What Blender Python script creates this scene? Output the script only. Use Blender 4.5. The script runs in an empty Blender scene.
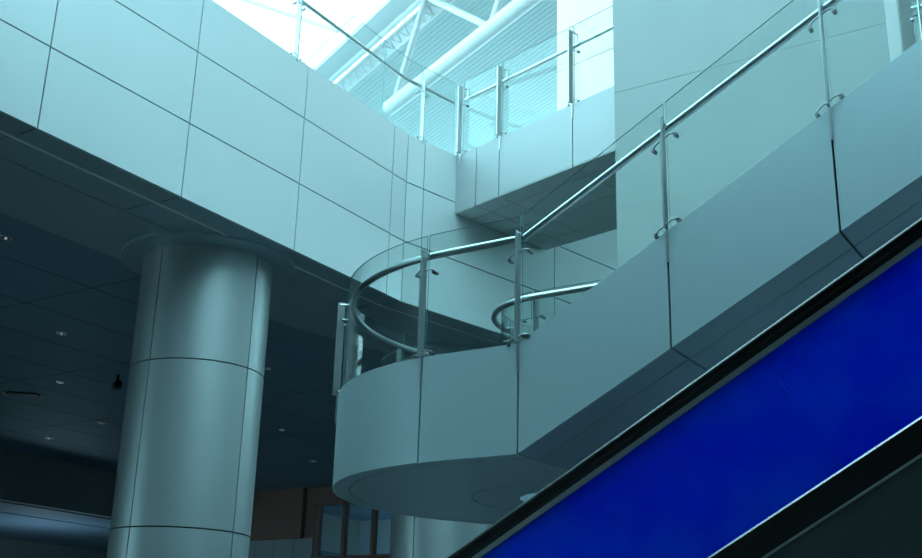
import bpy, bmesh, math
from mathutils import Vector, Matrix

C = bpy.context.scene.collection
PI = math.pi
SIN, COS = math.sin, math.cos
R = math.radians

# ------------------------------------------------------------------ camera
cam = bpy.data.cameras.new('camera')
cam.sensor_width = 36.0
cam.lens = 1150.5 / 922 * 36.0
cam.clip_start = 0.05
cam.clip_end = 500
co = bpy.data.objects.new('camera', cam)
C.objects.link(co)
AZ, PITCH, ROLL = 0.57285792, 0.33218643, 0.0281557
fw = Vector((COS(PITCH) * COS(AZ), COS(PITCH) * SIN(AZ), SIN(PITCH)))
rt = fw.cross(Vector((0, 0, 1))).normalized()
up = rt.cross(fw)
rt2 = COS(ROLL) * rt + SIN(ROLL) * up
up2 = -SIN(ROLL) * rt + COS(ROLL) * up
co.matrix_world = Matrix(((rt2.x, up2.x, -fw.x, 0), (rt2.y, up2.y, -fw.y, 0), (rt2.z, up2.z, -fw.z, 0), (0, 0, 0, 1)))
bpy.context.scene.camera = co

# ------------------------------------------------------------------ sky and exposure
w = bpy.data.worlds.new('sky')
bpy.context.scene.world = w
w.use_nodes = True
bg = w.node_tree.nodes['Background']
bg.inputs['Color'].default_value = (0.45, 0.888, 1.0, 1)
bg.inputs['Strength'].default_value = 5.9
vs = bpy.context.scene.view_settings
vs.view_transform = 'Standard'
vs.look = 'None'
vs.gamma = 1
vs.use_curve_mapping = False
vs.exposure = 0.0


# ------------------------------------------------------------------ materials
def mat(name, col, rough=0.5, metal=0.0, noise=0.0, nscale=3.0, spec=0.5, bump=0.0):
    m = bpy.data.materials.new(name)
    m.use_nodes = True
    nt = m.node_tree
    b = nt.nodes['Principled BSDF']
    b.inputs['Base Color'].default_value = (*col, 1)
    b.inputs['Roughness'].default_value = rough
    b.inputs['Metallic'].default_value = metal
    b.inputs['Specular IOR Level'].default_value = spec
    if noise or bump:
        tc = nt.nodes.new('ShaderNodeTexCoord')
        n = nt.nodes.new('ShaderNodeTexNoise')
        n.inputs['Scale'].default_value = nscale
        n.inputs['Detail'].default_value = 4
        nt.links.new(tc.outputs['Object'], n.inputs['Vector'])
        if noise:
            mx = nt.nodes.new('ShaderNodeMix')
            mx.data_type = 'RGBA'
            nt.links.new(n.outputs['Fac'], mx.inputs['Factor'])
            mx.inputs['A'].default_value = (*[c * (1 - noise) for c in col], 1)
            mx.inputs['B'].default_value = (*[min(1, c * (1 + noise)) for c in col], 1)
            nt.links.new(mx.outputs['Result'], b.inputs['Base Color'])
        if bump:
            bp = nt.nodes.new('ShaderNodeBump')
            bp.inputs['Strength'].default_value = bump
            bp.inputs['Distance'].default_value = 0.01
            nt.links.new(n.outputs['Fac'], bp.inputs['Height'])
            nt.links.new(bp.outputs['Normal'], b.inputs['Normal'])
    return m


def glass_mat(name, tint, refl, ior=1.5, rough=0.0):
    m = bpy.data.materials.new(name)
    m.use_nodes = True
    nt = m.node_tree
    nt.nodes.clear()
    out = nt.nodes.new('ShaderNodeOutputMaterial')
    tr = nt.nodes.new('ShaderNodeBsdfTransparent')
    tr.inputs['Color'].default_value = (*tint, 1)
    gl = nt.nodes.new('ShaderNodeBsdfGlossy')
    gl.inputs['Color'].default_value = (refl, refl, refl, 1)
    gl.inputs['Roughness'].default_value = rough
    # Schlick reflectance from the facing angle, the same for both faces of the pane
    lw = nt.nodes.new('ShaderNodeLayerWeight')
    lw.inputs['Blend'].default_value = 0.5
    pw = nt.nodes.new('ShaderNodeMath')
    pw.operation = 'POWER'
    pw.inputs[1].default_value = 5
    nt.links.new(lw.outputs['Facing'], pw.inputs[0])
    fr = nt.nodes.new('ShaderNodeMath')
    fr.operation = 'MULTIPLY_ADD'
    fr.inputs[1].default_value = 0.955
    fr.inputs[2].default_value = ((ior - 1) / (ior + 1)) ** 2
    nt.links.new(pw.outputs[0], fr.inputs[0])
    mx = nt.nodes.new('ShaderNodeMixShader')
    nt.links.new(fr.outputs[0], mx.inputs[0])
    nt.links.new(tr.outputs[0], mx.inputs[1])
    nt.links.new(gl.outputs[0], mx.inputs[2])
    nt.links.new(mx.outputs[0], out.inputs['Surface'])
    return m


def emit_mat(name, col, s):
    m = bpy.data.materials.new(name)
    m.use_nodes = True
    b = m.node_tree.nodes['Principled BSDF']
    b.inputs['Base Color'].default_value = (*col, 1)
    b.inputs['Emission Color'].default_value = (*col, 1)
    b.inputs['Emission Strength'].default_value = s
    return m


def blue_mat():
    """tinted translucent glass: glossy skin, light coming through from both sides"""
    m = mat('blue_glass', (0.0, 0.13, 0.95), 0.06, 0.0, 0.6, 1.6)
    nt = m.node_tree
    b = nt.nodes['Principled BSDF']
    out = nt.nodes['Material Output']
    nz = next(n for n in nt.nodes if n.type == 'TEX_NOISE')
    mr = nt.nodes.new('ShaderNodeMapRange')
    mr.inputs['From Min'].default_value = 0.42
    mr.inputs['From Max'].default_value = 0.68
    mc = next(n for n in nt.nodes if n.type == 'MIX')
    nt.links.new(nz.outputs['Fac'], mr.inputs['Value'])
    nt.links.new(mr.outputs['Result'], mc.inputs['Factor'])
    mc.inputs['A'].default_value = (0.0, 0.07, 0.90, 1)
    mc.inputs['B'].default_value = (0.0, 0.30, 0.98, 1)  # lighter patches paint cloud reflections and smears into the base colour
    tl = nt.nodes.new('ShaderNodeBsdfTranslucent')
    tl.inputs['Color'].default_value = (0.0, 0.10, 1.0, 1)
    tr = nt.nodes.new('ShaderNodeBsdfTransparent')
    tr.inputs['Color'].default_value = (0.03, 0.2, 0.95, 1)
    m1 = nt.nodes.new('ShaderNodeMixShader')
    m1.inputs[0].default_value = 0.5
    nt.links.new(b.outputs[0], m1.inputs[1])
    nt.links.new(tl.outputs[0], m1.inputs[2])
    mx = nt.nodes.new('ShaderNodeMixShader')
    mx.inputs[0].default_value = 0.2
    nt.links.new(m1.outputs[0], mx.inputs[1])
    nt.links.new(tr.outputs[0], mx.inputs[2])
    nt.links.new(mx.outputs[0], out.inputs['Surface'])
    return m


M = dict(
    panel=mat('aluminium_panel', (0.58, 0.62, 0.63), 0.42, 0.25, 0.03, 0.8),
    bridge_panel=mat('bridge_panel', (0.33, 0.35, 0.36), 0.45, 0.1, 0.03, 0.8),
    stair_panel=mat('stair_panel', (0.44, 0.55, 0.58), 0.42, 0.25, 0.03, 0.9),
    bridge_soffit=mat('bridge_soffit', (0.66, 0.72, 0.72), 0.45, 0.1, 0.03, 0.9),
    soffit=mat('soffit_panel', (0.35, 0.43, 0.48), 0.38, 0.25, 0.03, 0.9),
    column=mat('column_metal', (0.37, 0.41, 0.42), 0.40, 0.45, 0.03, 0.8),
    gap=mat('joint_black', (0.012, 0.016, 0.018), 0.8),
    plaster=mat('grey_plaster', (0.26, 0.285, 0.285), 0.75, 0.0, 0.05, 1.3, bump=0.05),
    white=mat('white_paint', (0.74, 0.55, 0.52), 0.55),
    deck=mat('roof_deck', (0.42, 0.51, 0.51), 0.55),
    edge_panel=mat('roof_edge_panel', (0.55, 0.58, 0.58), 0.5),
    tube=mat('white_tube', (0.62, 0.62, 0.62), 0.4),
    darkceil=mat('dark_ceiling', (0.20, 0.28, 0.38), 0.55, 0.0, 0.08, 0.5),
    darkwall=mat('dark_wall', (0.25, 0.26, 0.26), 0.7, 0.0, 0.1, 0.6),
    palewall=mat('pale_blue_wall', (0.42, 0.47, 0.52), 0.6),
    steel=mat('brushed_steel', (0.60, 0.62, 0.63), 0.32, 1.0),
    poststeel=mat('satin_steel', (0.42, 0.45, 0.46), 0.35, 0.9),
    hallwall=mat('brown_wall', (0.32, 0.17, 0.14), 0.6, 0.0, 0.1, 0.6),
    paletrim=mat('pale_trim', (0.80, 0.82, 0.80), 0.5),
    wallend=mat('pale_plaster', (0.40, 0.40, 0.40), 0.6),
    darksteel=mat('dark_steel', (0.30, 0.32, 0.33), 0.3, 1.0),
    rubber=mat('black_rubber', (0.012, 0.012, 0.014), 0.28),
    black=mat('black_deck', (0.014, 0.016, 0.017), 0.4),
    profile=mat('grey_profile', (0.46, 0.54, 0.52), 0.4, 0.2),
    truss=mat('dark_cladding', (0.10, 0.12, 0.125), 0.5, 0.2),
    trim=mat('bright_trim', (0.80, 0.74, 0.85), 0.22, 1.0),
    floor=mat('floor_stone', (0.22, 0.23, 0.23), 0.35, 0.0, 0.1, 1.0),
    glass=glass_mat('clear_glass', (0.93, 0.97, 0.965), 0.6),
    glassedge=mat('glass_edge', (0.10, 0.28, 0.27), 0.2),
    window=glass_mat('window_glass', (0.75, 0.86, 0.88), 1.0),
    skypane=glass_mat('skylight_glass', (0.985, 0.99, 0.99), 1.0),
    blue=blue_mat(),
    lamp=emit_mat('lamp_lens', (0.8, 0.95, 1.0), 0.3),
    step=mat('step_grey', (0.25, 0.27, 0.28), 0.6),
)


# ------------------------------------------------------------------ helpers
def new():
    return bmesh.new()


def base(o):
    v = Vector((0, 0, 0))
    while o is not None:
        v = v + Vector(o.location)
        o = o.parent
    return v


def obj(name, bm, m, parent=None, smooth=False, label=None, mats=None):
    bmesh.ops.recalc_face_normals(bm, faces=bm.faces[:])
    if parent is not None:
        bmesh.ops.translate(bm, verts=bm.verts[:], vec=-base(parent))
    me = bpy.data.meshes.new(name)
    bm.to_mesh(me)
    bm.free()
    for mm in (mats or [m]):
        me.materials.append(M[mm])
    if smooth:
        for p in me.polygons:
            p.use_smooth = True
        try:
            me.set_sharp_from_angle(angle=R(35))
        except Exception:
            pass
    o = bpy.data.objects.new(name, me)
    C.objects.link(o)
    if parent is not None:
        o.parent = parent
    if label:
        o['label'] = label
    return o


def thing(name, loc, label, cat, group=None):
    o = bpy.data.objects.new(name, None)
    o.empty_display_size = 0.2
    C.objects.link(o)
    o.location = loc
    o['label'] = label
    o['category'] = cat
    if group:
        o['group'] = group
    return o


def tag(o, label, cat, group=None):
    o['label'] = label
    o['category'] = cat
    if group:
        o['group'] = group
    return o


def struct(name, bm, m, parent=None, smooth=False, mats=None, label=None):
    o = obj(name, bm, m, parent, smooth, label, mats)
    if parent is None:
        o['kind'] = 'structure'
        o['category'] = name.split('_')[0]
    return o


def hexa(bm, pts, mi=0):
    v = [bm.verts.new(p) for p in pts]      # 0-3 bottom ring, 4-7 top ring
    for f in ((0, 1, 2, 3), (4, 5, 6, 7), (0, 1, 5, 4), (1, 2, 6, 5), (2, 3, 7, 6), (3, 0, 4, 7)):
        bm.faces.new([v[i] for i in f]).material_index = mi


def box(bm, x0, x1, y0, y1, z0, z1, mi=0):
    hexa(bm, [(x0, y0, z0), (x1, y0, z0), (x1, y1, z0), (x0, y1, z0), (x0, y0, z1), (x1, y0, z1), (x1, y1, z1), (x0, y1, z1)], mi)


def obox(bm, o, a, b, la0, la1, lb0, lb1, z0, z1, mi=0):
    """box in a frame: origin o, horizontal unit axes a and b"""
    def P(s, t, z):
        return (o[0] + a[0] * s + b[0] * t, o[1] + a[1] * s + b[1] * t, z)
    hexa(bm, [P(la0, lb0, z0), P(la1, lb0, z0), P(la1, lb1, z0), P(la0, lb1, z0),
              P(la0, lb0, z1), P(la1, lb0, z1), P(la1, lb1, z1), P(la0, lb1, z1)], mi)


def prism(bm, poly, z0, z1):
    f0 = z0 if callable(z0) else (lambda x, y: z0)
    f1 = z1 if callable(z1) else (lambda x, y: z1)
    lo = [bm.verts.new((x, y, f0(x, y))) for x, y in poly]
    hi = [bm.verts.new((x, y, f1(x, y))) for x, y in poly]
    n = len(poly)
    bm.faces.new(lo)
    bm.faces.new(hi)
    for i in range(n):
        j = (i + 1) % n
        bm.faces.new((lo[i], lo[j], hi[j], hi[i]))


def tube(bm, pts, r, seg=14, ry=None):
    """round bar through points, mitred bends, capped ends"""
    pts = [Vector(p) for p in pts]
    n = len(pts)
    rings = []
    t0 = (pts[1] - pts[0]).normalized()
    ref = Vector((0, 0, 1)) if abs(t0.z) < 0.9 else Vector((1, 0, 0))
    u = (ref - t0 * ref.dot(t0)).normalized()
    prev = t0
    for i in range(n):
        if i == 0:
            t = t0
        elif i == n - 1:
            t = (pts[-1] - pts[-2]).normalized()
        else:
            t = ((pts[i] - pts[i - 1]).normalized() + (pts[i + 1] - pts[i]).normalized()).normalized()
        q = prev.rotation_difference(t)
        u = q @ u
        u = (u - t * u.dot(t)).normalized()
        prev = t
        v = t.cross(u)
        rings.append([bm.verts.new(pts[i] + u * ((ry or r) * COS(2 * PI * k / seg)) + v * (r * SIN(2 * PI * k / seg))) for k in range(seg)])
    for a, b in zip(rings, rings[1:]):
        for k in range(seg):
            bm.faces.new((a[k], a[(k + 1) % seg], b[(k + 1) % seg], b[k]))
    bm.faces.new(rings[0])
    bm.faces.new(rings[-1])


def ball(bm, c, r):
    bmesh.ops.create_uvsphere(bm, u_segments=12, v_segments=8, radius=r, matrix=Matrix.Translation(c))


def lathe(bm, cx, cy, prof, a0=0, a1=2 * PI, n=64):
    """profile of (r, z), closed loop, swept from a0 to a1"""
    full = abs(a1 - a0 - 2 * PI) < 1e-6
    k = n if full else n + 1
    rings = []
    for i in range(k):
        a = a0 + (a1 - a0) * i / n
        rings.append([bm.verts.new((cx + r * COS(a), cy + r * SIN(a), z)) for r, z in prof])
    p = len(prof)
    for i in range(n):
        A, B = rings[i], rings[(i + 1) % k]
        for j in range(p):
            bm.faces.new((A[j], A[(j + 1) % p], B[(j + 1) % p], B[j]))
    if not full:
        bm.faces.new(rings[0])
        bm.faces.new(rings[-1])


class Path:
    """plan polyline; the outward side is to the right of travel"""
    def __init__(self, pts):
        self.p = [Vector(q) for q in pts]
        self.s = [0.0]
        for a, b in zip(self.p, self.p[1:]):
            self.s.append(self.s[-1] + (b - a).length)
        n = len(self.p)
        self.nv = []
        for i in range(n):
            t = Vector((0, 0))
            if i > 0:
                t += (self.p[i] - self.p[i - 1]).normalized()
            if i < n - 1:
                t += (self.p[i + 1] - self.p[i]).normalized()
            t.normalize()
            self.nv.append(Vector((t.y, -t.x)))

    def at(self, s):
        s = max(0, min(self.s[-1], s))
        for i in range(len(self.s) - 1):
            if s <= self.s[i + 1] + 1e-9:
                f = (s - self.s[i]) / (self.s[i + 1] - self.s[i])
                return self.p[i].lerp(self.p[i + 1], f), self.nv[i].lerp(self.nv[i + 1], f).normalized()

    def near(self, x, y):
        q = Vector((x, y))
        best = (1e9, 0)
        for i in range(len(self.p) - 1):
            a, b = self.p[i], self.p[i + 1]
            d = b - a
            f = max(0, min(1, (q - a).dot(d) / d.length_squared))
            e = (q - a - d * f).length
            if e < best[0]:
                best = (e, self.s[i] + f * d.length)
        return best[1]

    def sub(self, s0, s1):
        out = [self.at(s0)]
        out += [(self.p[i], self.nv[i]) for i in range(len(self.s)) if s0 + 1e-4 < self.s[i] < s1 - 1e-4]
        out.append(self.at(s1))
        return out


def strip(bm, samples, o0, o1, zlo, zhi, mi_side=None):
    """solid band along samples between offsets o0..o1 (outward +) and heights zlo..zhi (functions of x, y)"""
    rings = []
    for p, n in samples:
        a = p + n * o0
        b = p + n * o1
        zl, zh = zlo(p), zhi(p)
        rings.append([bm.verts.new((a.x, a.y, zl)), bm.verts.new((b.x, b.y, zl)), bm.verts.new((b.x, b.y, zh)), bm.verts.new((a.x, a.y, zh))])
    for A, B in zip(rings, rings[1:]):
        for j in range(4):
            f = bm.faces.new((A[j], A[(j + 1) % 4], B[(j + 1) % 4], B[j]))
            if mi_side is not None and j in (0, 2):
                f.material_index = mi_side
    for r in (rings[0], rings[-1]):
        f = bm.faces.new(r)
        if mi_side is not None:
            f.material_index = mi_side


def railing(root, path, breaks, zb, glass_h=1.15, rail_h=0.97, bar_top=0.99, bar_bot=-0.27, o_glass=-0.035, o_rail=-0.09,
            o_bar=(-0.015, 0.06), bars=None, rail_span=None, slope_dz=None, clamp_lo=0.05, rail_r=0.03, bar_t=0.008):
    """glass balustrade: panels between breaks, a flat post at each break with clamp fittings, one continuous handrail"""
    for i in range(len(breaks) - 1):
        bm = new()
        s = path.sub(breaks[i] + 0.012, breaks[i + 1] - 0.012)
        strip(bm, s, o_glass - 0.006, o_glass + 0.006, lambda p: zb(p) - 0.04, lambda p: zb(p) + glass_h, 1)
        obj('glass_panel', bm, None, root, mats=['glass', 'glassedge'])
    a, b = rail_span or (breaks[0], breaks[-1])
    bm = new()
    pts = []
    for p, n in path.sub(a, b):
        q = p + n * o_rail
        pts.append((q.x, q.y, zb(p) + rail_h + (slope_dz(p) if slope_dz else 0)))
    tube(bm, pts, rail_r, 16)
    obj('handrail', bm, 'steel', root, True)
    for i, s in enumerate(breaks):
        if bars is not None and not bars[i]:
            continue
        p, n = path.at(s)
        t = Vector((n.y, -n.x))
        z = zb(p)
        bm = new()
        obox(bm, p, t, n, -bar_t, bar_t, o_bar[0], o_bar[1], z + 0.01, z + bar_top)
        obox(bm, p, t, n, -bar_t, bar_t, o_bar[0] + 0.012, min(0.018, o_bar[1]), z + bar_bot, z + 0.01)
        bmesh.ops.bevel(bm, geom=bm.edges[:], offset=0.002, segments=1, affect='EDGES')
        post = obj('post', bm, 'poststeel', root)
        # arm from the post head to the handrail
        bm = new()
        h = p + n * o_rail
        zr = z + rail_h + (slope_dz(p) if slope_dz else 0)
        g = p + n * (o_bar[1] - 0.02)
        if bar_top > rail_h + 0.1:      # flat arm at the head, then a rod down to the handrail
            tube(bm, [(g.x, g.y, z + bar_top - 0.012), (h.x, h.y, z + bar_top - 0.012), (h.x, h.y, zr)], 0.011, 8)
        else:
            tube(bm, [(g.x, g.y, zr), (h.x, h.y, zr)], 0.011, 8)
        obj('rail_bracket', bm, 'steel', post, True)
        # spider clamps: a curved arm each way ending in a button on the glass
        dz = (zb(path.at(s + 0.05)[0]) - zb(path.at(s - 0.05)[0])) / 0.1
        for hh in (rail_h - 0.17, clamp_lo):
            bm = new()
            L = 0.095
            for sg in (-1, 1):
                pa, na = path.at(s + sg * L)
                ga = pa + na * (o_glass + 0.03)
                gb = pa + na * (o_glass - 0.018)
                pm, nm = path.at(s + sg * L * 0.55)
                gm = pm + nm * (o_glass + 0.05)
                z1 = z + hh + sg * L * dz
                tube(bm, [(p.x + n.x * (o_glass + .05), p.y + n.y * (o_glass + .05), z + hh), (gm.x, gm.y, z + hh + sg * L * .55 * dz + .003),
                          (ga.x, ga.y, z1 - 0.005), (ga.x, ga.y, z1 - 0.025)], 0.0075, 8)
                tube(bm, [(ga.x + na.x * .012, ga.y + na.y * .012, z1 - .025), (gb.x, gb.y, z1 - .025)], 0.018, 12)
            obj('clamp', bm, 'darksteel', post, True)


def dirv(deg):
    return Vector((COS(R(deg)), SIN(R(deg))))


G = 0.009        # half a panel joint

# ================================================================== SETTING
bm = new()
box(bm, -14, 45, -16, 45, -1.8, -1.6)
struct('floor', bm, 'floor')

# --- gallery front along +X at y = 9.5, bent 12 degrees at x = 13.1
ZF = (5.205, 6.155, 7.125, 7.935)
bend = Vector((13.11, 9.5))
t2 = dirv(-12)
n2 = Vector((t2.y, -t2.x))        # outward


def gallery_wall(name, o, t, s_joints, rows, depth=0.04):
    n = Vector((t.y, -t.x))
    bm = new()
    for a, b in zip(s_joints, s_joints[1:]):
        for z0, z1 in zip(rows, rows[1:]):
            obox(bm, o, t, n, a + G, b - G, -depth, 0, z0 + (G if z0 != rows[0] else 0), z1 - (G if z1 != rows[-1] else 0))
    obox(bm, o, t, n, s_joints[0], s_joints[-1], -0.3, -depth, rows[0] + .01, rows[-1] - 0.01, 1)
    return struct(name, bm, None, mats=['panel', 'gap'])


main_j = [-6.49 - 2.03 * k for k in range(9, -1, -1)]
main_j = [6.62 + 2.03 * k - 13.11 for k in range(-8, 4)] + [0.0]
main_j[-2] = 12.745 - 13.11
gallery_wall('wall_left', bend, Vector((1, 0)), main_j, ZF)
gallery_wall('wall_far', bend, t2, [0.0, 0.365, 3.52, 5.55, 7.58, 9.61, 11.6], ZF)
# parapet cap / gallery slab
bm = new()
prism(bm, [(-10, 9.53), (13.12, 9.53), (bend.x + t2.x * 11.6 - n2.x * .03, bend.y + t2.y * 11.6 - n2.y * .03), (34, 26), (-10, 26)], 7.0, 7.9)
struct('floor_gallery', bm, 'plaster')


# --- underside: folded return, band panels, ceiling
def under_line(off):
    """polyline parallel to the gallery front, off metres behind it"""
    c = math.tan(R(6)) * off
    return [(-10, 9.5 + off), (13.11 + c, 9.5 + off), (bend.x + t2.x * 11.6 - n2.x * off, bend.y + t2.y * 11.6 - n2.y * off)]


def under_band(bm, o0, o1, z0, z1, seams=None):
    a, b = under_line(o0), under_line(o1)
    if seams:
        for x0, x1 in zip(seams, seams[1:]):
            prism(bm, [(x0 + .011, a[0][1]), (min(x1 - .011, 13.1), a[0][1]), (min(x1 - .011, 13.1), b[0][1]), (x0 + .011, b[0][1])], z0, z1)
        prism(bm, [(13.13, 9.5 + o0), a[2], b[2], (13.13 + math.tan(R(6)) * (o1), b[1][1])], z0, z1)
    else:
        prism(bm, [a[0], a[1], a[2], b[2], b[1], b[0]], z0, z1)


seam_x = [6.62 + 2.03 * k for k in range(-8, 5)]
seam_x[-2:] = [12.745, 13.11]
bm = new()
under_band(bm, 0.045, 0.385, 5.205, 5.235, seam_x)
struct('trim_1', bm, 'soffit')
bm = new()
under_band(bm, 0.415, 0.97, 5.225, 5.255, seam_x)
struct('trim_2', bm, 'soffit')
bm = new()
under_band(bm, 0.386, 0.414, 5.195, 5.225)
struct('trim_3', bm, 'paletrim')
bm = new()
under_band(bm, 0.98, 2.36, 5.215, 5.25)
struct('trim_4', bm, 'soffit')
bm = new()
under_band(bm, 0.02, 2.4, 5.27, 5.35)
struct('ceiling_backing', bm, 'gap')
bm = new()
# dark ceiling of 1.5 m boards with fine seams
c0 = under_line(2.37)
prism(bm, [(-10, 11.87), c0[1], c0[2], (34, 12), (34, 26), (-10, 26)], 5.26, 5.36)
for k in range(9):
    y = 13.3 + 1.5 * k
    box(bm, -10, 34, y - 0.003, y + 0.003, 5.257, 5.262, 1)
for k in range(9):
    x = 4.0 + 3.3 * k
    box(bm, x - 0.003, x + 0.003, 12.2, 26, 5.257, 5.262, 1)
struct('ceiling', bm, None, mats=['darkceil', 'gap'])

# --- walls of the dark hall under the gallery
bm = new()
box(bm, -10, 34, 26, 26.3, 3.98, 5.4)
struct('wall_bulkhead', bm, 'darkwall')
bm = new()
box(bm, 34, 34.3, -14, 40, -1.6, 9)
struct('wall_outer', bm, 'palewall')
bm = new()
box(bm, -10, 34, 26.3, 40, 3.95, 4.1)
box(bm, -10, 34, 28, 28.03, 3.93, 3.95)
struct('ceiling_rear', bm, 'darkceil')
bm = new()
box(bm, -10, 34, 34, 34.3, -1.6, 4.0)
struct('wall_back', bm, 'darkwall')
# right-hand wall of the hall, x = 27: dark upper part, pale panels below, glazed bay
bm = new()
box(bm, 27, 27.3, 22.35, 26, 3.75, 5.3)
box(bm, 26.85, 27.0, 22.75, 23.2, 3.75, 5.3)
box(bm, 27, 27.3, 14, 22.35, 4.78, 5.3)
struct('wall_hall', bm, 'hallwall')
bm = new()
for k in range(5):
    y = 22.3 + k * .75
    box(bm, 26.9, 27.3, y + G, y + .75 - G, -1.6, 3.74)
box(bm, 26.95, 27.3, 22.3, 26, -1.6, 3.70)
struct('wall_panelled', bm, 'palewall')
bm = new()
for y in (22.2, 21.22, 20.15, 19.1, 18.05, 17.0):
    box(bm, 26.93, 27.1, y - .06, y + .06, 3.2, 4.78)
box(bm, 26.93, 27.1, 16.9, 22.3, 4.70, 4.80)
box(bm, 26.88, 27.15, 16.9, 22.3, 3.02, 3.20)
wf = struct('window_1', bm, 'hallwall')
bm = new()
box(bm, 27.0, 27.02, 17, 22.2, 3.2, 4.7)
obj('window_pane', bm, 'window', wf)
bm = new()
box(bm, 26.95, 27.3, 14, 22.29, -1.6, 3.02)
struct('wall_sill', bm, 'palewall')

# fill lights added for brightness, with no fixtures of their own: a ceiling wash behind the bulkhead and a light in the room beyond the glazed bay
for nm, loc, rot, size, power in (('rear_hall_fill', (22.6, 29.0, 1.6), (PI, 0, 0), 2.0, 38), ('side_room_fill', (30.0, 20.0, 3.0), (0, -PI / 2, 0), 1.5, 220)):
    la = bpy.data.lights.new(nm, 'AREA')
    la.size = size
    la.energy = power
    la.color = (0.5, 0.85, 1.0)
    lo = bpy.data.objects.new(nm, la)
    C.objects.link(lo)
    lo.location = loc
    lo.rotation_euler = rot

# --- unseen, added to shade the low surfaces: slab over the viewer, outer walls
bm = new()
box(bm, -12, 4.5, -14, 9.0, 5.3, 7.9)
struct('floor_shade_slab', bm, 'plaster')
bm = new()
box(bm, -12.3, -12, -14, 26, -1.6, 16)
struct('wall_front', bm, 'plaster')
bm = new()
box(bm, -12, 34, -14.3, -14, -1.6, 16)
struct('wall_side', bm, 'plaster')

# --- tall plain wall behind the stairs, its paler end strip, wall beyond
bm = new()
box(bm, 13.0, 13.15, 2.33, 5.955, -1.6, 7.657)
box(bm, 13.0, 13.15, 2.33, 5.955, 7.662, 17)
box(bm, 13.02, 13.13, 2.35, 5.93, 7.6, 7.7)
struct('wall_right', bm, 'plaster')
bm = new()
box(bm, 12.985, 13.15, 2.17, 2.34, -1.6, 17)
bmesh.ops.bevel(bm, geom=[e for e in bm.edges if abs(e.verts[0].co.z - e.verts[1].co.z) > 1], offset=0.015, segments=3, affect='EDGES')
struct('trim_5', bm, 'wallend', smooth=True)
bm = new()
box(bm, 15.2, 15.4, -6, 5.0, -1.6, 17)
box(bm, 15.2, 15.4, 5.0, 6.6, -1.6, 6.5)  # low extension added to block a bright reflection in the landing glass
struct('wall_rear_stair', bm, 'plaster')
bm = new()
box(bm, 13.2, 15.2, -6, 2.15, 6.3, 6.72)
struct('floor_stair_head', bm, 'plaster')
# white wall at the far side of the bridge
tb = dirv(-105.5)
nb = Vector((tb.y, -tb.x))          # outward, towards the camera
bm = new()
for z0, z1 in ((7.9, 8.9), (8.912, 10.4), (10.412, 17)):
    obox(bm, (16.45, 8.66), dirv(-103), Vector((SIN(R(-103)), -COS(R(-103)))), 0.0, 4.6, -0.25, 0, z0, z1)
struct('wall_white', bm, 'white')

# --- roof: corrugated deck, girders, skylight
au = dirv(64.8)
av = Vector((au.y, -au.x))


def uv(u, v, z):
    q = au * u + av * v
    return Vector((q.x, q.y, z))


bm = new()
rings = []
prof = []
v = 12.7
while v < 46:
    prof += [(v, 16.0), (v + 0.09, 16.0), (v + 0.10, 16.012), (v + 0.13, 16.012), (v + 0.14, 16.0)]
    v += 0.14
for u in (-12, 75):
    rings.append([bm.verts.new(uv(u, a, z)) for a, z in prof])
for i in range(len(prof) - 1):
    bm.faces.new((rings[0][i], rings[0][i + 1], rings[1][i + 1], rings[1][i]))
hexa(bm, [uv(-12, 12.7, 16.12), uv(75, 12.7, 16.12), uv(75, 46, 16.12), uv(-12, 46, 16.12), uv(-12, 12.7, 16.2), uv(75, 12.7, 16.2), uv(75, 46, 16.2), uv(-12, 46, 16.2)])
struct('ceiling_roof', bm, 'deck')
bm = new()
for k in range(-3, 19):
    u0, u1 = k * 4.1 + .02, k * 4.1 + 4.08
    hexa(bm, [uv(u0, 11.57, 15.95), uv(u1, 11.57, 15.95), uv(u1, 12.3, 15.95), uv(u0, 12.3, 15.95), uv(u0, 11.57, 16.1), uv(u1, 11.57, 16.1), uv(u1, 12.3, 16.1), uv(u0, 12.3, 16.1)])
struct('trim_6', bm, 'edge_panel')

tr = thing('roof_truss', uv(21.5, 12.4, 15), 'white tubular roof truss with zigzag webs under the ribbed roof', 'truss')
bm = new()
tube(bm, [uv(-10, 12.62, 14), uv(24.0, 12.62, 14)], 0.2, 20)
obj('bottom_chord', bm, 'tube', tr, True)
bm = new()
tube(bm, [uv(-10, 12.18, 15.95), uv(70, 12.18, 15.95)], 0.09, 12)
obj('top_chord', bm, 'tube', tr, True)
for k in range(-6, 1):
    ua = 21.5 + 4.5 * k
    for sg in (-1, 1):
        bm = new()
        tube(bm, [uv(ua, 12.18, 15.9), uv(ua + sg * 2.25, 12.62, 14.05)], 0.085, 12)
        obj('web', bm, 'tube', tr, True)
gb = thing('roof_beam', uv(21.5, 12.5, 15.6), 'pale lattice edge beam running beside the skylight', 'beam')
for vv, zz in ((12.28, 15.75), (12.6, 15.6)):
    bm = new()
    obox(bm, (0, 0), au, av, -10, 70, vv - .03, vv + .03, zz, zz + .06)
    obj('flange', bm, 'tube', gb)
bm = new()
hexa(bm, [uv(-10, 12.29, 15.79), uv(-10, 12.58, 15.64), uv(70, 12.58, 15.64), uv(70, 12.29, 15.79),
          uv(-10, 12.29, 15.80), uv(-10, 12.58, 15.65), uv(70, 12.58, 15.65), uv(70, 12.29, 15.80)])
obj('web_plate', bm, 'tube', gb)
bm = new()
for k in range(170):
    u = -8 + k * .4
    tube(bm, [uv(u, 12.29, 15.775), uv(u + .2, 12.57, 15.63), uv(u + .4, 12.29, 15.775)], .009, 6)
obj('lacing', bm, 'tube', gb)

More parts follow.
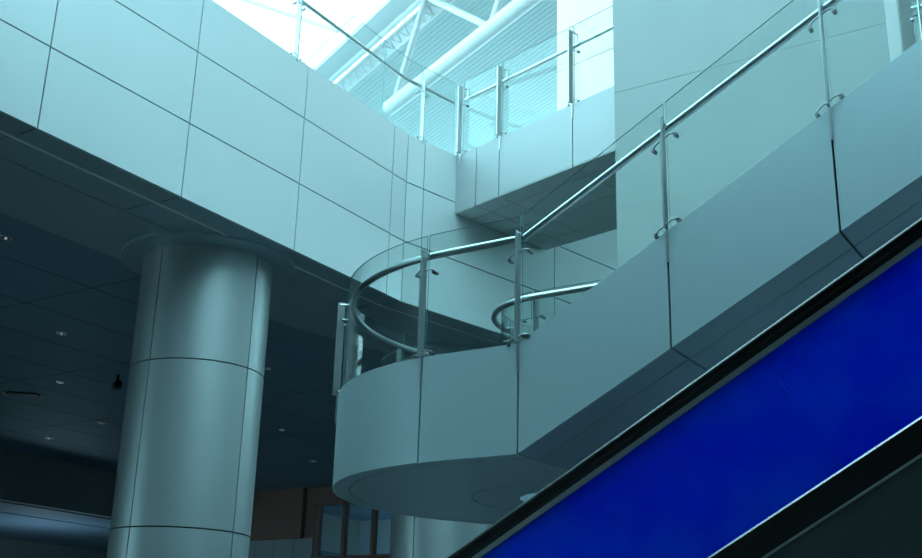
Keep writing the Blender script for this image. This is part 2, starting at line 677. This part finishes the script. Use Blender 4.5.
# skylight
bm = new()
for k in range(-2, 12):
    u = -10 + k * 7.0
    obox(bm, (0, 0), au, av, u, u + .03, -12, 11.5, 16.36, 16.5)
for k in range(7):
    vv = 11.45 - k * 3.4
    obox(bm, (0, 0), au, av, -24, 70, vv - .015, vv + .015, 16.36, 16.5)
sk = struct('window_2', bm, 'white')
bm = new()
obox(bm, (0, 0), au, av, -24, 70, -12, 11.5, 16.42, 16.44)
obj('window_pane', bm, 'skypane', sk)

# ================================================================== COLUMNS
def column(cx, cy, label):
    t = thing('round_column', (cx, cy, -1.6), label, 'column', )
    r = 0.86
    zs = [-1.6, -0.48, 1.58, 3.64, 5.19]
    for a, b in zip(zs, zs[1:]):
        for q in range(4):
            a0 = R(-88.5 + 90 * q) + G / r
            a1 = R(-88.5 + 90 * (q + 1)) - G / r
            bm = new()
            lathe(bm, cx, cy, [(r - .03, a + G), (r, a + G), (r, b - G), (r - .03, b - G)], a0, a1, 24)
            obj('cladding_panel', bm, 'column', t, True)
    bm = new()
    lathe(bm, cx, cy, [(0.3, -1.6), (r - .035, -1.6), (r - .035, 5.2), (0.3, 5.2)])
    obj('core', bm, 'gap', t, True)
    bm = new()
    lathe(bm, cx, cy, [(r - .05, 5.165), (1.15, 5.165), (1.16, 5.175), (1.16, 5.215), (r - .05, 5.215)])
    obj('collar', bm, 'soffit', t, True)
    return t


column(10.51, 10.85, 'large round metal column under the gallery edge, at left')
column(16.45, 10.85, 'round metal column half hidden below the curved stair landing')

# ================================================================== BRIDGE
br = thing('footbridge', (14.15, 9.28, 6.94), 'panelled footbridge with grey soffit leading off the far gallery corner', 'bridge')
B0 = Vector((14.15, 9.28))
bj = [0.0, 0.48, 1.0, 2.53, 3.55]
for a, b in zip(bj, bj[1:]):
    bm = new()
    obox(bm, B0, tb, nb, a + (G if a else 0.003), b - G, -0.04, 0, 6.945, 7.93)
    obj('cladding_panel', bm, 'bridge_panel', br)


def brp(s, f):
    """plan point: s along the front edge, f across towards the back edge"""
    a = B0 + tb * s
    b = Vector((16.3, 8.8)) + dirv(-102.5) * s * 0.985
    return a.lerp(b, f)


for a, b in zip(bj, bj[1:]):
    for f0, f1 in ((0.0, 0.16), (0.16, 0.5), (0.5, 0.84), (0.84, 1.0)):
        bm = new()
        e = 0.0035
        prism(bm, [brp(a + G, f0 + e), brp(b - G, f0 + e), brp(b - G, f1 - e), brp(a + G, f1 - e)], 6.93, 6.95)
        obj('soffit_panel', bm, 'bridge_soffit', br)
bm = new()
prism(bm, [brp(0.01, .025), brp(3.55, .025), brp(3.55, .99), brp(0.01, .99)], 6.96, 7.9)
obj('deck', bm, 'gap', br)

# ================================================================== GALLERY AND BRIDGE RAILINGS
gp = Path([(-6, 9.5), (13.11, 9.5), tuple(bend + t2 * 1.19)])
s_b = [gp.near(x, 9.5) for x in (0.28, 2.31, 4.34, 6.37, 8.40, 10.43, 12.47)] + [gp.near(13.40, 9.44), gp.s[-1] - 0.15]
gr = thing('gallery_railing', (10.43, 9.55, 7.93), 'clear glass railing with steel posts along the top of the left gallery wall', 'railing')
railing(gr, gp, s_b, lambda p: 7.93, glass_h=1.33, rail_h=1.02, bar_top=1.06, bar_bot=-0.05, bars=[1, 1, 1, 1, 1, 1, 0, 1, 0], rail_span=(s_b[0], gp.s[-1] - 0.1),
        o_glass=-0.05, o_rail=-0.13, o_bar=(-0.06, 0.02), bar_t=0.012)
bp = Path([tuple(B0 - tb * 0.13), tuple(B0 + tb * 3.55)])
brl = thing('bridge_railing', (13.9, 8.3, 7.93), 'clear glass railing with steel posts on the footbridge edge', 'railing')
railing(brl, bp, [0.23, 1.15, 2.66, 3.63], lambda p: 7.93, glass_h=1.33, rail_h=1.04, bar_top=1.22, bar_bot=-0.22, bars=[1, 1, 1, 0], rail_span=(0.17, 3.66),
        o_bar=(0.0, 0.09), o_rail=-0.12, bar_t=0.012)

# ================================================================== STAIRCASE
LC = (10.3, 5.35)
LR = 2.3
WC = (10.4, 5.28)
Y0 = 4.575          # foot of the upper flight
WR = 0.55           # stair well radius


def arc(cx, cy, r, a0, a1, n):
    return [(cx + r * COS(R(a0 + (a1 - a0) * i / n)), cy + r * SIN(R(a0 + (a1 - a0) * i / n))) for i in range(n + 1)]


def run(p):
    d = max(0.0, Y0 - p[1])
    return d if p[0] < 10.45 else -d


def z_top(p):
    return 2.625 + 0.558 * run(p)


def z_bot(p):
    return 1.70 + (0.531 if p[0] < 10.45 else 0.553) * run(p)


YN, YF = -3.9, -2.2
outer = Path([(12.6, YF), (12.6, Y0)] + arc(*LC, LR, 0, 180, 60) + [(8.0, Y0), (8.0, YN)])
inner = Path([(9.85, YN), (9.85, Y0)] + arc(*WC, WR, 180, 0, 24) + [(10.95, Y0), (10.95, YF)])
near_j = [4.575, 3.232, 1.90, 0.57, -0.76, -2.09, -3.42]
ob = [outer.near(12.6, y) for y in (-1.9, -0.6, 0.7, 2.0, 3.3)] + \
     [outer.near(LC[0] + LR * COS(R(a)), LC[1] + LR * SIN(R(a))) for a in (-6, 38, 83, 128, 175)] + [outer.near(8.0, y) for y in near_j]
st = thing('staircase', (10.45, 5.12, -1.6), 'panel-clad stair with rounded half landing and a flight rising to the right', 'stairs')
ends = [0.0] + ob + [outer.s[-1]]
for a, b in zip(ends, ends[1:]):
    if b - a < 0.05:
        continue
    bm = new()
    strip(bm, outer.sub(a + G, b - G), -0.03, 0.0, z_bot, z_top)
    obj('cladding_panel', bm, 'stair_panel', st, True)
for a, b in ((0, inner.near(9.85, Y0)), (inner.near(9.85, Y0), inner.near(10.95, Y0)), (inner.near(10.95, Y0), inner.s[-1])):
    bm = new()
    strip(bm, inner.sub(a + .003, b - .003), -0.03, 0.0, z_bot, z_top)
    obj('well_cladding', bm, 'stair_panel', st, True)
# structural core of the landing and the two flights
bm = new()
ring_o = [(p.x - n.x * .035, p.y - n.y * .035) for p, n in outer.sub(outer.near(12.6, Y0), outer.near(8.0, Y0))]
ring_i = [(p.x - n.x * .035, p.y - n.y * .035) for p, n in inner.sub(inner.near(9.85, Y0), inner.near(10.95, Y0))]
prism(bm, ring_o + ring_i, 1.735, 2.5)
obj('landing_slab', bm, 'gap', st)
for x0, x1, ye in ((8.035, 9.815, YN), (10.985, 12.565, YF)):
    bm = new()
    prism(bm, [(x0, Y0), (x1, Y0), (x1, ye), (x0, ye)], lambda x, y: z_bot((x, y)) + .035, lambda x, y: z_top((x, y)) - .3)
    obj('flight_slab', bm, 'gap', st)
    bm = new()
    k = 0
    y = Y0
    sg = 1 if x0 < 10 else -1
    while y - .29 > ye:
        zt = 2.5 + sg * .1604 * (k + (1 if sg > 0 else 0))
        box(bm, x0, x1, y - .29, y, zt - .33, zt - (0 if sg > 0 else .1604))
        y -= .29
        k += 1
    obj('steps', bm, 'step', st)


# soffit panels
def off(path, a, b, d):
    return [(p.x - n.x * d, p.y - n.y * d) for p, n in path.sub(a, b)]


oA, oB = outer.near(12.6, Y0), outer.near(8.0, Y0)
iA, iB = inner.near(9.85, Y0), inner.near(10.95, Y0)
for po, pi in ((off(outer, oA, oB, .033), off(outer, oA, oB, .163)),
               (off(outer, oA, oB, .173), off(inner, iA, iB, .485)[::-1]),
               (off(inner, iA, iB, .475), off(inner, iA, iB, .033))):
    bm = new()
    prism(bm, po + pi[::-1], 1.70, 1.725)
    obj('soffit_panel', bm, 'soffit', st)
nj = near_j + [YN]
for a, b in zip(nj, nj[1:]):
    for xa, xb in ((8.033, 8.36), (8.37, 9.34), (9.35, 9.817)):
        bm = new()
        prism(bm, [(xa, a - G), (xb, a - G), (xb, b + G), (xa, b + G)], lambda x, y: z_bot((x, y)), lambda x, y: z_bot((x, y)) + .025)
        obj('soffit_panel', bm, 'soffit', st)
bm = new()
prism(bm, [(10.985, Y0), (12.565, Y0), (12.565, YF), (10.985, YF)], lambda x, y: z_bot((x, y)), lambda x, y: z_bot((x, y)) + .025)
obj('soffit_panel', bm, 'soffit', st)

sr = thing('stair_railing', (8.0, 5.0, 2.64), 'glass railing with steel posts and curved handrail on the outer stair edge', 'railing')


def dz_outer(p):
    return -0.022 * max(0, Y0 - p[1]) if p[0] < 10.45 else 0


railing(sr, outer, ob, z_top, slope_dz=dz_outer, rail_r=.032)
ir = thing('well_railing', (9.7, 5.0, 2.64), 'glass railing with curved handrail round the inner stair well', 'railing')
ib = [inner.near(9.85, y) for y in (-3.0, -1.7, -0.4, 0.9, 2.2, 3.5)] + [inner.near(9.85, 5.33), inner.near(WC[0], 6), inner.near(10.95, 5.33)] + \
     [inner.near(10.95, y) for y in (3.9, 2.6, 1.3, 0.0, -1.3)]
railing(ir, inner, ib, z_top, glass_h=1.06, o_rail=-0.29, o_glass=-0.21, o_bar=(-0.20, -0.12), rail_r=.032)

hr = thing('landing_railing', (13.28, 1.0, 6.72), 'piece of glass railing beyond the end of the tall plain wall, at top right', 'railing')
railing(hr, Path([(13.28, 2.1), (13.28, -2.0)]), [0.02, 0.13 - .01, 1.3, 2.6, 4.0], lambda p: 6.74, rail_h=1.24, glass_h=1.4, bar_top=1.26, bars=[0, 1, 1, 1, 1], bar_bot=-0.01)

# ================================================================== ESCALATOR
XE = 5.6
K = 0.5715


def esc_z(z0, y):
    return z0 - K * y


YL, YU = 5.6, -3.6
es = thing('escalator', (6.5, 5.9, -1.6), 'escalator with blue glass balustrade and black handrail rising to the right', 'escalator')
ca, sa = 1 / math.hypot(1, K), K / math.hypot(1, K)


def side(x, sg, first):
    """one balustrade; sg = -1 faces the camera side"""
    # handrail: closed-looking loop with rounded ends
    bm = new()
    zl, zu = esc_z(2.675, YL), esc_z(2.675, YU)
    pts = [(x, YL + .2, zl - .78), (x, YL + .9, zl - .78)]
    pts += [(x, YL + .9 + .37 * SIN(R(a)), zl - .41 - .37 * COS(R(a))) for a in range(15, 180, 15)]
    pts += [(x, YL + .9, zl - .04), (x, YL + .35, zl - .03), (x, YL, zl + .02), (x, YL - .3, esc_z(2.675, YL - .3)), (x, YU + .3, esc_z(2.675, YU + .3)),
            (x, YU, zu - .02), (x, YU - .35, zu + .03), (x, YU - .9, zu + .04)]
    pts += [(x, YU - .9 - .37 * SIN(R(a)), zu - .33 + .37 * COS(R(a))) for a in range(15, 180, 15)]
    pts += [(x, YU - .9, zu - .70), (x, YU - .2, zu - .70)]
    tube(bm, pts, 0.042, 14, 0.036)
    obj('handrail', bm, 'rubber', es, True)
    # grip rail below the handrail: black band standing in for the handrail's shade, then a lighter profile holding the glass
    def rail_band(name, m, hw, z0, z1):
        bm = new()
        hexa(bm, [(x - hw, YL, esc_z(z0, YL)), (x + hw, YL, esc_z(z0, YL)), (x + hw, YU, esc_z(z0, YU)), (x - hw, YU, esc_z(z0, YU)),
                  (x - hw, YL, esc_z(z1, YL)), (x + hw, YL, esc_z(z1, YL)), (x + hw, YU, esc_z(z1, YU)), (x - hw, YU, esc_z(z1, YU))])
        obj(name, bm, m, es)
    rail_band('handrail_shade', 'black', .022, 2.612, 2.65)
    rail_band('rail_profile', 'profile', .026, 2.58, 2.611)
    # glass panels, joints square to the slope
    zt, zb = 2.59, 1.75
    h = (zt - zb) * ca
    ytop = 1.764
    L = 2.1
    for k in range(-3, 3):
        y0 = ytop - k * L * ca
        y1 = y0 - L * ca
        e = 0.0007
        y0 -= e
        y1 += e
        def low(y):
            return (y - h * sa, esc_z(zt, y) - h * ca)
        yb0, zb0 = low(y0)
        yb1, zb1 = low(y1)
        if y1 < YU or yb0 > YL + .4:
            continue
        bm = new()
        hexa(bm, [(x - .006, yb0, zb0), (x + .006, yb0, zb0), (x + .006, yb1, zb1), (x - .006, yb1, zb1),
                  (x - .006, y0, esc_z(zt, y0)), (x + .006, y0, esc_z(zt, y0)), (x + .006, y1, esc_z(zt, y1)), (x - .006, y1, esc_z(zt, y1))])
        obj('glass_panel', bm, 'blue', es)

    def band(xa, xb, z0, z1):
        bm = new()
        xa, xb = min(xa, xb), max(xa, xb)
        hexa(bm, [(xa, YL, esc_z(z0, YL)), (xb, YL, esc_z(z0, YL)), (xb, YU, esc_z(z0, YU)), (xa, YU, esc_z(z0, YU)),
                  (xa, YL, esc_z(z1, YL)), (xb, YL, esc_z(z1, YL)), (xb, YU, esc_z(z1, YU)), (xa, YU, esc_z(z1, YU))])
        return bm
    bm = new()       # polished trim with a face sloping up towards the glass
    o1, o2 = x + sg * .059, x + sg * .0525
    hexa(bm, [(o2, YL, esc_z(1.765, YL)), (o1, YL, esc_z(1.765, YL)), (o1, YU, esc_z(1.765, YU)), (o2, YU, esc_z(1.765, YU)),
              (o2, YL, esc_z(1.7775, YL)), (o1, YL, esc_z(1.7655, YL)), (o1, YU, esc_z(1.7655, YU)), (o2, YU, esc_z(1.7775, YU))])
    obj('deck_trim', bm, 'trim', es)
    obj('deck_cover', band(x + sg * .056, x - sg * .1, 1.615, 1.765), 'black', es)
    obj('cladding_trim', band(x + sg * .064, x - sg * .05, 1.598, 1.612), 'profile', es)
    obj('truss_cladding', band(x + sg * .06, x - sg * .02, 0.75, 1.596), 'truss', es)


side(XE, -1, True)
side(7.43, 1, False)
bm = new()
y = YL
z = esc_z(1.62, YL)
while y > YU:
    box(bm, XE + .12, 7.31, y - .35, y, z - .35, z)
    y -= .35
    z += .35 * K
obj('steps', bm, 'step', es)
bm = new()
hexa(bm, [(XE + .02, YL, esc_z(.7, YL)), (7.41, YL, esc_z(.7, YL)), (7.41, YU, esc_z(.7, YU)), (XE + .02, YU, esc_z(.7, YU)),
          (XE + .02, YL, esc_z(.76, YL)), (7.41, YL, esc_z(.76, YL)), (7.41, YU, esc_z(.76, YU)), (XE + .02, YU, esc_z(.76, YU))])
obj('truss_soffit', bm, 'truss', es)
bm = new()
box(bm, XE - .03, 7.46, YL - .2, YL + 1.4, -1.6, -1.3)
obj('landing_plate', bm, 'truss', es)

# ================================================================== CEILING FIXTURES
def downlight(x, y, label, r=0.09):
    t = thing('downlight', (x, y, 5.25), label, 'ceiling light', 'recessed downlights in the dark ceiling')
    bm = new()
    lathe(bm, x, y, [(r * .72, 5.235), (r, 5.235), (r * 1.02, 5.262), (r * .72, 5.262)], n=24)
    obj('trim_ring', bm, 'steel', t, True)
    bm = new()
    lathe(bm, x, y, [(0.001, 5.25), (r * .7, 5.25), (r * .7, 5.258), (0.001, 5.258)], n=24)
    obj('lens', bm, 'black', t, True)
    bm = new()
    ball(bm, (x, y, 5.243), r * .22)
    obj('lamp', bm, 'lamp', t, True)


downlight(8.6, 12.63, 'recessed downlight at the left edge of the picture, nearest to the gallery edge')
downlight(12.0, 15.67, 'recessed downlight left of the round column, second from the gallery edge')
downlight(14.34, 18.55, 'recessed downlight beside the long oval ceiling fitting', .08)
downlight(17.45, 20.92, 'recessed downlight just left of the column, far back', .1)
downlight(18.14, 23.6, 'recessed downlight at lower left, farthest back in the dark ceiling', .1)
downlight(15.4, 14.1, 'recessed downlight just right of the round column', .06)
downlight(19.85, 17.6, 'recessed downlight between the column and the landing, midway down', .07)
downlight(23.4, 19.57, 'recessed downlight above the dark window bay', .09)
t = thing('ceiling_grille', (14.67, 20.1, 5.25), 'long dark slot fitting in the ceiling at lower left', 'ceiling fitting')
bm = new()
obox(bm, (14.67, 20.1), dirv(-45), dirv(45), -.36, .36, -.1, .1, 5.225, 5.26)
bmesh.ops.bevel(bm, geom=[e for e in bm.edges if abs(e.verts[0].co.z - e.verts[1].co.z) > .02], offset=0.08, segments=4, affect='EDGES')
obj('frame', bm, 'black', t)
for sg in (-1, 1):
    bm = new()
    q = Vector((14.67, 20.1)) + dirv(-45) * .36 * sg
    ball(bm, (q.x, q.y, 5.23), .035)
    obj('end_light', bm, 'steel', t, True)
t = thing('ceiling_camera', (14.49, 17.07, 5.25), 'small dark fixture hanging from the ceiling beside the round column', 'fixture')
bm = new()
tube(bm, [(14.49, 17.07, 5.26), (14.49, 17.07, 5.12)], .03, 10)
obj('stem', bm, 'black', t, True)
bm = new()
obox(bm, (14.49, 17.07), dirv(-120), dirv(-30), -.13, .15, -.07, .07, 4.98, 5.13)
bmesh.ops.bevel(bm, geom=bm.edges[:], offset=.02, segments=2, affect='EDGES')
obj('housing', bm, 'black', t, True)
